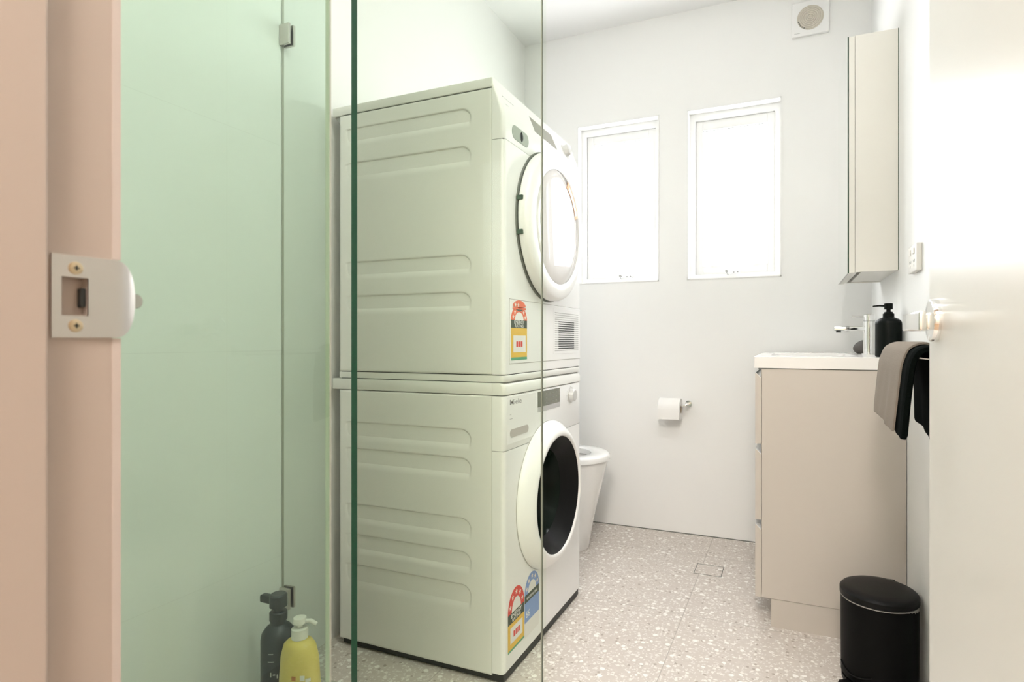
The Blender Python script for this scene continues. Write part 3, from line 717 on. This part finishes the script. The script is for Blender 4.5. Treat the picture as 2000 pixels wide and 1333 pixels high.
# ---------------- mirror cabinet
MY0, MY1, MZ0, MZ1 = 2.245, 2.68, 1.207, 2.022
MX0 = .184
mc = thing('mirror_cabinet', (.26, 2.45, MZ0), 'tall pale mirror-front wall cabinet above the vanity', 'mirror cabinet')
cb_ = obj('carcass', join(xbox(MX0+.0235, XR, MY0, MY0+.016, MZ0, MZ1), xbox(MX0+.0235, XR, MY1-.016, MY1, MZ0, MZ1), xbox(MX0+.0235, XR, MY0+.016, MY1-.016, MZ1-.016, MZ1),
    xbox(MX0+.045, XR, MY0+.016, MY1-.016, MZ0+.003, MZ0+.019), xbox(XR-.010, XR, MY0+.016, MY1-.016, MZ0+.019, MZ1-.016), xbox(MX0+.0235, MX0+.030, MY0+.016, MY1-.016, MZ0, MZ0+.019)), CABW, mc)
dr_ = obj('door', xbox(MX0+.004, MX0+.0225, MY0+.0005, MY1-.0005, MZ0-.003, MZ1, bev=.001, seg=1), CABW, mc)
bm = xbox(MX0, MX0+.004, MY0+.0005, MY1-.0005, MZ0-.003, MZ1); bm.normal_update()
for f in bm.faces: f.material_index = 0 if abs(f.normal.x) > .9 else 1
obj('mirror', bm, [MIRROR, GEDGE], dr_)
obj('edge_strip', xbox(XR-.002, XR, MY0-.0006, MY0, MZ0+.002, MZ1), GEDGE, mc)

# ---------------- power outlet
po = thing('power_outlet', (XR, 1.955, 1.205), 'white double power outlet on the right wall beside the mirror cabinet', 'power outlet')
PX = XR-.014
obj('face_plate', xbox(PX, XR, 1.872, 1.990, 1.166, 1.243, bev=.002), PLATE, po)
for cy in (1.905, 1.957):
    so_ = B()
    for q, r_ in ((-.008, .5), (.008, -.5)):
        b2 = xbox(PX-.0006, PX-.0001, -.001, .001, -.004, .004)
        for v in b2.verts:
            y, z = v.co.y, v.co.z; v.co.y = y*math.cos(r_)-z*math.sin(r_)+cy+q; v.co.z = y*math.sin(r_)+z*math.cos(r_)+1.196
        me = bpy.data.meshes.new('t'); b2.to_mesh(me); so_.from_mesh(me); b2.free(); bpy.data.meshes.remove(me)
    box(so_, PX-.0006, PX-.0001, cy-.001, cy+.001, 1.180, 1.187)
    obj('socket', so_, SEAM, po)
for cy in (1.905, 1.957): obj('rocker_switch', xbox(PX-.003, PX+.001, cy-.007, cy+.007, 1.216, 1.232, bev=.001), PLATE, po)

# ---------------- exhaust fan
ef = thing('exhaust_fan', (.0865, YB, 2.467), 'square white exhaust fan with round grille high on the back wall', 'exhaust fan')
fc = (.0865, 2.465)
obj('cover', xbox(fc[0]-.079, fc[0]+.079, YB-.014, YB, fc[1]-.079, fc[1]+.079, bev=.003), CABW_W, ef)
obj('grille', fix(lathe(B(), (fc[0], YB-.0145, fc[1]), (0, -1, 0), [(0, .056), (.0015, .056), (.0015, .0535), (.0005, .0525)], 64)), VENTG, ef, smooth=True)
rg = B()
for r_ in (.049, .041, .033, .025, .017, .009):
    lathe(rg, (fc[0], YB-.0150, fc[1]), (0, -1, 0), [(0, r_), (.003, r_-.0005), (.003, r_-.0030), (0, r_-.0035)], 48, False, False)
obj('grille_rings', fix(rg), mat('vent_ring', (.70, .66, .58), .5), ef, smooth=True)
sl = B()
for a in range(5):
    an = math.radians(196+a*11); box(sl, fc[0]+.0525*math.cos(an)-.0025, fc[0]+.0525*math.cos(an)+.0025, YB-.0175, YB-.0165, fc[1]+.0525*math.sin(an)-.0022, fc[1]+.0525*math.sin(an)+.0022)
obj('grille_opening', sl, SEAM, ef)
obj('small_mark', xbox(fc[0]-.068, fc[0]-.044, YB-.0144, YB-.0138, fc[1]-.066, fc[1]-.0635), DISPG, ef)

# ---------------- towel rail and towel
RX, RZ = .266, .937
tr = thing('towel_rail', (XR, 1.5, RZ), 'chrome towel rail on the right wall beside the open door', 'towel rail')
obj('bar', fix(cyl(B(), (RX, 1.10, RZ), (RX, 1.84, RZ), .008)), CHROME, tr, smooth=True)
for y_ in (1.12, 1.82): obj('bracket', fix(join(cyl(B(), (RX+.002, y_, RZ), (XR, y_, RZ), .007), cyl(B(), (XR-.008, y_, RZ), (XR, y_, RZ), .018))), CHROME, tr, smooth=True)
def drape(path, y0, y1, th_, ny=36, seed=1, wav=.004, hem=None):
    """cloth strip: path in (x,z), thick th_, running along Y, wavy; hem(y,side) shifts the loose ends"""
    rnd = random.Random(seed); ph = [rnd.uniform(0, 6.28) for _ in range(6)]
    # resample the path
    P = [Vector((x, 0, z)) for x, z in path]; seg = [0]
    for a, b in zip(P, P[1:]): seg.append(seg[-1]+(b-a).length)
    n = 60; pts = []
    for i in range(n+1):
        s = seg[-1]*i/n; j = max(k for k in range(len(seg)) if seg[k] <= s+1e-9); j = min(j, len(P)-2)
        t = (s-seg[j])/(seg[j+1]-seg[j]); pts.append(P[j].lerp(P[j+1], t))
    for _ in range(3): pts = [pts[0]] + [(pts[i-1]+pts[i]*2+pts[i+1])/4 for i in range(1, n)] + [pts[-1]]
    bm = B(); rings = []
    for iy in range(ny+1):
        f = iy/ny; y = y0+(y1-y0)*f; ring_o = []; ring_i = []
        for i, p in enumerate(pts):
            t = (pts[min(i+1, n)]-pts[max(i-1, 0)]).normalized(); nrm = Vector((-t.z, 0, t.x))
            down = max(0, (RZ - p.z))/.2; wv = wav*down*(math.sin(y*34+ph[0])+.6*math.sin(y*71+ph[1]+p.z*6))
            dz = 0
            if hem: dz = hem(f, i/n)*min(1, down*1.0)
            q = Vector((p.x + wv, y, p.z + dz))
            tt = th_*(1 if 0 < iy < ny else .55)*(.75 if i in (0, n) else 1)
            ring_o.append(q+nrm*tt/2); ring_i.append(q-nrm*tt/2)
        rings.append(ring_o+list(reversed(ring_i)))
    ring_loft(bm, rings); return fix(bm)
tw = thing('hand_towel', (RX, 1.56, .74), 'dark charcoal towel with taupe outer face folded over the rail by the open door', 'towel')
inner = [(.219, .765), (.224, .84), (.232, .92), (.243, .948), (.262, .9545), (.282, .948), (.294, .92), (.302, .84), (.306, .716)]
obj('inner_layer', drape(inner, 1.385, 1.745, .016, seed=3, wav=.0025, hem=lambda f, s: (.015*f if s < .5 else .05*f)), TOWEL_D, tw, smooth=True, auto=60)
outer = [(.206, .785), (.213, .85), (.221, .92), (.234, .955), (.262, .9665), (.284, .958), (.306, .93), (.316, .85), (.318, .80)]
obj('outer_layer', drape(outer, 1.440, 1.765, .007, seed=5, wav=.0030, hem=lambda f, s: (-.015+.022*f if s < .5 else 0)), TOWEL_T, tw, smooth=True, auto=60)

# ---------------- pedal bin
bxc, byc = .232, 1.872; BR = .0975
pb = thing('pedal_bin', (bxc, byc, 0), 'small round black pedal bin on the floor in front of the vanity', 'bin')
obj('body', fix(lathe(B(), (bxc, byc, 0), (0, 0, 1), [(.016, .080), (.018, BR-.006), (.024, BR-.001), (.240, BR), (.241, BR-.001)], 64)), BLACK, pb, smooth=True)
obj('base_ring', fix(lathe(B(), (bxc, byc, 0), (0, 0, 1), [(0, BR-.006), (.002, BR-.003), (.015, BR-.003), (.016, BR-.008)], 64)), BLACKG, pb, smooth=True)
# bag rim, ruffled at one side
bm = B(); n = 120; rings = []
for (dz, dr) in ((.2415, .0010), (.2440, .0012), (.2440, -.002), (.2415, -.002)):
    r = []
    for i in range(n):
        a = 2*PI*i/n; d = abs((a-math.radians(-28)+PI) % (2*PI)-PI); k = math.exp(-(d/.28)**2)
        low = (dz < .2425)*(-.010*k*(.6+.4*math.sin(a*47)))
        r.append(Vector((bxc+(BR+dr+.0015*k*math.sin(a*61))*math.cos(a), byc+(BR+dr+.0015*k*math.sin(a*61))*math.sin(a), dz+low)))
    rings.append(r)
ring_loft(bm, rings+[rings[0]], False, False); bmesh.ops.remove_doubles(bm, verts=bm.verts, dist=1e-6)
bg_ = obj('bag_rim', fix(bm), mat('bag_plastic', (.30, .29, .27), .5), pb, smooth=True); tag(bg_, 'pale bin bag edge showing under the lid')
obj('lid', fix(lathe(B(), (bxc, byc, .2455), (0, 0, 1), [(0, BR), (.001, BR+.002), (.015, BR+.002), (.020, BR-.002), (.0235, BR-.010), (.026, BR-.03), (.0275, .03), (.028, .0005)], 64)), BLACKG, pb, smooth=True)
pa = math.radians(222); pd = Vector((math.cos(pa), math.sin(pa), 0)); pc = Vector((bxc, byc, 0)); pv = Vector((-pd.y, pd.x, 0))
bm = B(); pts = []
for s_, w_ in ((BR-.02, .02), (BR+.004, .022), (BR+.020, .025), (BR+.030, .020), (BR+.034, .010)):
    pts.append((s_, w_))
poly = [pc+pd*s+pv*w_+Vector((0, 0, .012)) for s, w_ in pts] + [pc+pd*s-pv*w_+Vector((0, 0, .012)) for s, w_ in reversed(pts)]
prism(bm, poly, (0, 0, .006)); obj('pedal', fix(bm), BLACKG, pb)
hp = B()
tube(hp, [pc+Vector((BR*1.01*math.cos(pa+t), BR*1.01*math.sin(pa+t), .058-.018*math.cos(t*2.6))) for t in [(-.55+1.1*i/16) for i in range(17)]], .0018, 8)
obj('pedal_trim', fix(hp), BLACKG, pb, smooth=True)
obj('lid_hinge', xbox(bxc+.02, bxc+.055, byc+BR-.022, byc+BR+.006, .225, .262, bev=.003), BLACKG, pb)

# ================================================================== SHOWER BOTTLES
def frustum_oval(bm, c, prof, n=40):
    ring_loft(bm, [[Vector((c[0]+rx*math.cos(2*PI*i/n), c[1]+ry*math.sin(2*PI*i/n), c[2]+z)) for i in range(n)] for z, rx, ry in prof]); return fix(bm)
b1 = (-1.250, 1.135, 0)
bt = thing('shampoo_bottle', b1, 'slate grey pump bottle with green band in the shower corner behind the yellow bottle', 'bottle')
obj('bottle', frustum_oval(B(), b1, [(0, .038, .038), (.004, .043, .043), (.185, .043, .043), (.200, .040, .040), (.214, .030, .030), (.222, .020, .020), (.232, .019, .019)]), BOTD, bt, smooth=True)
obj('pump', join(fix(lathe(B(), (b1[0], b1[1], .232), (0, 0, 1), [(0, .022), (.020, .022), (.022, .020), (.0225, .012), (.034, .012), (.035, .022), (.064, .022), (.068, .018)], 32)), fix(xbox(b1[0]-.058, b1[0]-.010, b1[1]-.010, b1[1]+.010, .270, .290, bev=.004))), mat('pump_slate', (.03, .04, .042), .35), bt, smooth=True)
obj('label_band', frustum_oval(B(), (b1[0], b1[1], .062), [(0, .0432, .0432), (.0, .0436, .0436), (.016, .0436, .0436), (.016, .0432, .0432)]), BOTG, bt)
def camtext(s, size, c, r, z, ang, m, parent, nm='lettering'):
    d = Vector((math.cos(ang), math.sin(ang), 0)); u = Vector((-d.y, d.x, 0))
    bmx = text_bm(s, size, Vector((c[0], c[1], z))+d*r, u, (0, 0, 1), align='CENTER')
    for v in bmx.verts:                       # wrap round the bottle
        p = v.co - Vector((c[0], c[1], 0)); s_ = p.dot(u); rr_ = p.dot(d); t = s_/r
        v.co = Vector((c[0], c[1], 0)) + d*math.cos(t)*rr_ + u*math.sin(t)*rr_ + Vector((0, 0, v.co.z))
    return obj(nm, bmx, m, parent)
ang1 = math.atan2(-b1[1], -b1[0])
def wrap_marks(c, rx, ry, items, ang, m, parent, nm):
    bm = B()                                  # small printed strokes following the bottle's round
    for (off, z, w_, h) in items:
        n = 8; rings = []
        for i in range(n+1):
            a = ang+(off-w_/2+w_*i/n)/rx; e = Vector((math.cos(a), math.sin(a), 0)); k = 1/math.sqrt((e.x/rx)**2+(e.y/ry)**2)
            q = Vector(c)+e*(k+.0004); q0 = Vector(c)+e*(k-.001)
            rings.append([q0+Vector((0, 0, z)), q+Vector((0, 0, z)), q+Vector((0, 0, z+h)), q0+Vector((0, 0, z+h))])
        ring_loft(bm, rings)
    return obj(nm, fix(bm), m, parent)
wrap_marks(b1, .043, .043, [(-.012, .102, .003, .012), (-.004, .106, .006, .003), (.004, .098, .003, .010), (.010, .100, .003, .009), (-.012, .140, .016, .002), (-.012, .160, .012, .002), (0, .034, .012, .003), (0, .044, .010, .003)], ang1-.15, DISPG, bt, 'printed_marks')
b2 = (-1.120, 1.082, 0)
bt2 = thing('body_wash_bottle', b2, 'yellow body wash bottle with white pump in front of the slate bottle', 'bottle')
obj('bottle', frustum_oval(B(), b2, [(0, .052, .036), (.004, .057, .040), (.12, .0565, .039), (.190, .051, .036), (.218, .043, .031), (.228, .032, .026), (.234, .0175, .0175)]), BOTY, bt2, smooth=True)
obj('pump', join(fix(lathe(B(), (b2[0], b2[1], .234), (0, 0, 1), [(0, .0195), (.024, .0195), (.026, .015), (.0265, .007), (.036, .007), (.037, .016), (.050, .015), (.052, .010)], 32)), fix(tube(B(), [(b2[0]+.005, b2[1], .275), (b2[0]+.024, b2[1]+.012, .275), (b2[0]+.036, b2[1]+.018, .266)], .005))), PUMPW, bt2, smooth=True)
ang2 = math.atan2(-b2[1], -b2[0])
wrap_marks(b2, .0565, .039, [(-.020, .150, .014, .010), (-.006, .140, .012, .006)], ang2, mat('print_rust', (.55, .22, .06), .5), bt2, 'printed_marks')
wrap_marks(b2, .0565, .039, [(.006, .150, .012, .012), (.020, .146, .012, .008)], ang2, PUMPW, bt2, 'printed_marks')

# ================================================================== ADDED FILL LAMPS, unseen, put in to brighten the room
for nm, loc, r, m, lb in (('added_ceiling_light', (-.10, .80, H), .15, FILL_LAMP, 'added small round white fill light on the ceiling, out of view near the open door'),
                          ('added_hall_light', (0, -.9, 2.5), .30, HALL_FILL_LAMP, 'added large round warm fill light in the hall, out of view outside the door')):
    t = thing(nm, loc, lb, 'added fill light')
    obj('base', lathe(B(), loc, (0, 0, -1), [(0, r), (.03, r), (.031, r-.01)], 48), CABW_W, t, smooth=True)
    obj('diffuser', lathe(B(), (loc[0], loc[1], loc[2]-.031), (0, 0, -1), [(0, r-.012), (.02, r-.02), (.035, r-.06), (.04, .001)], 48), m, t, smooth=True)
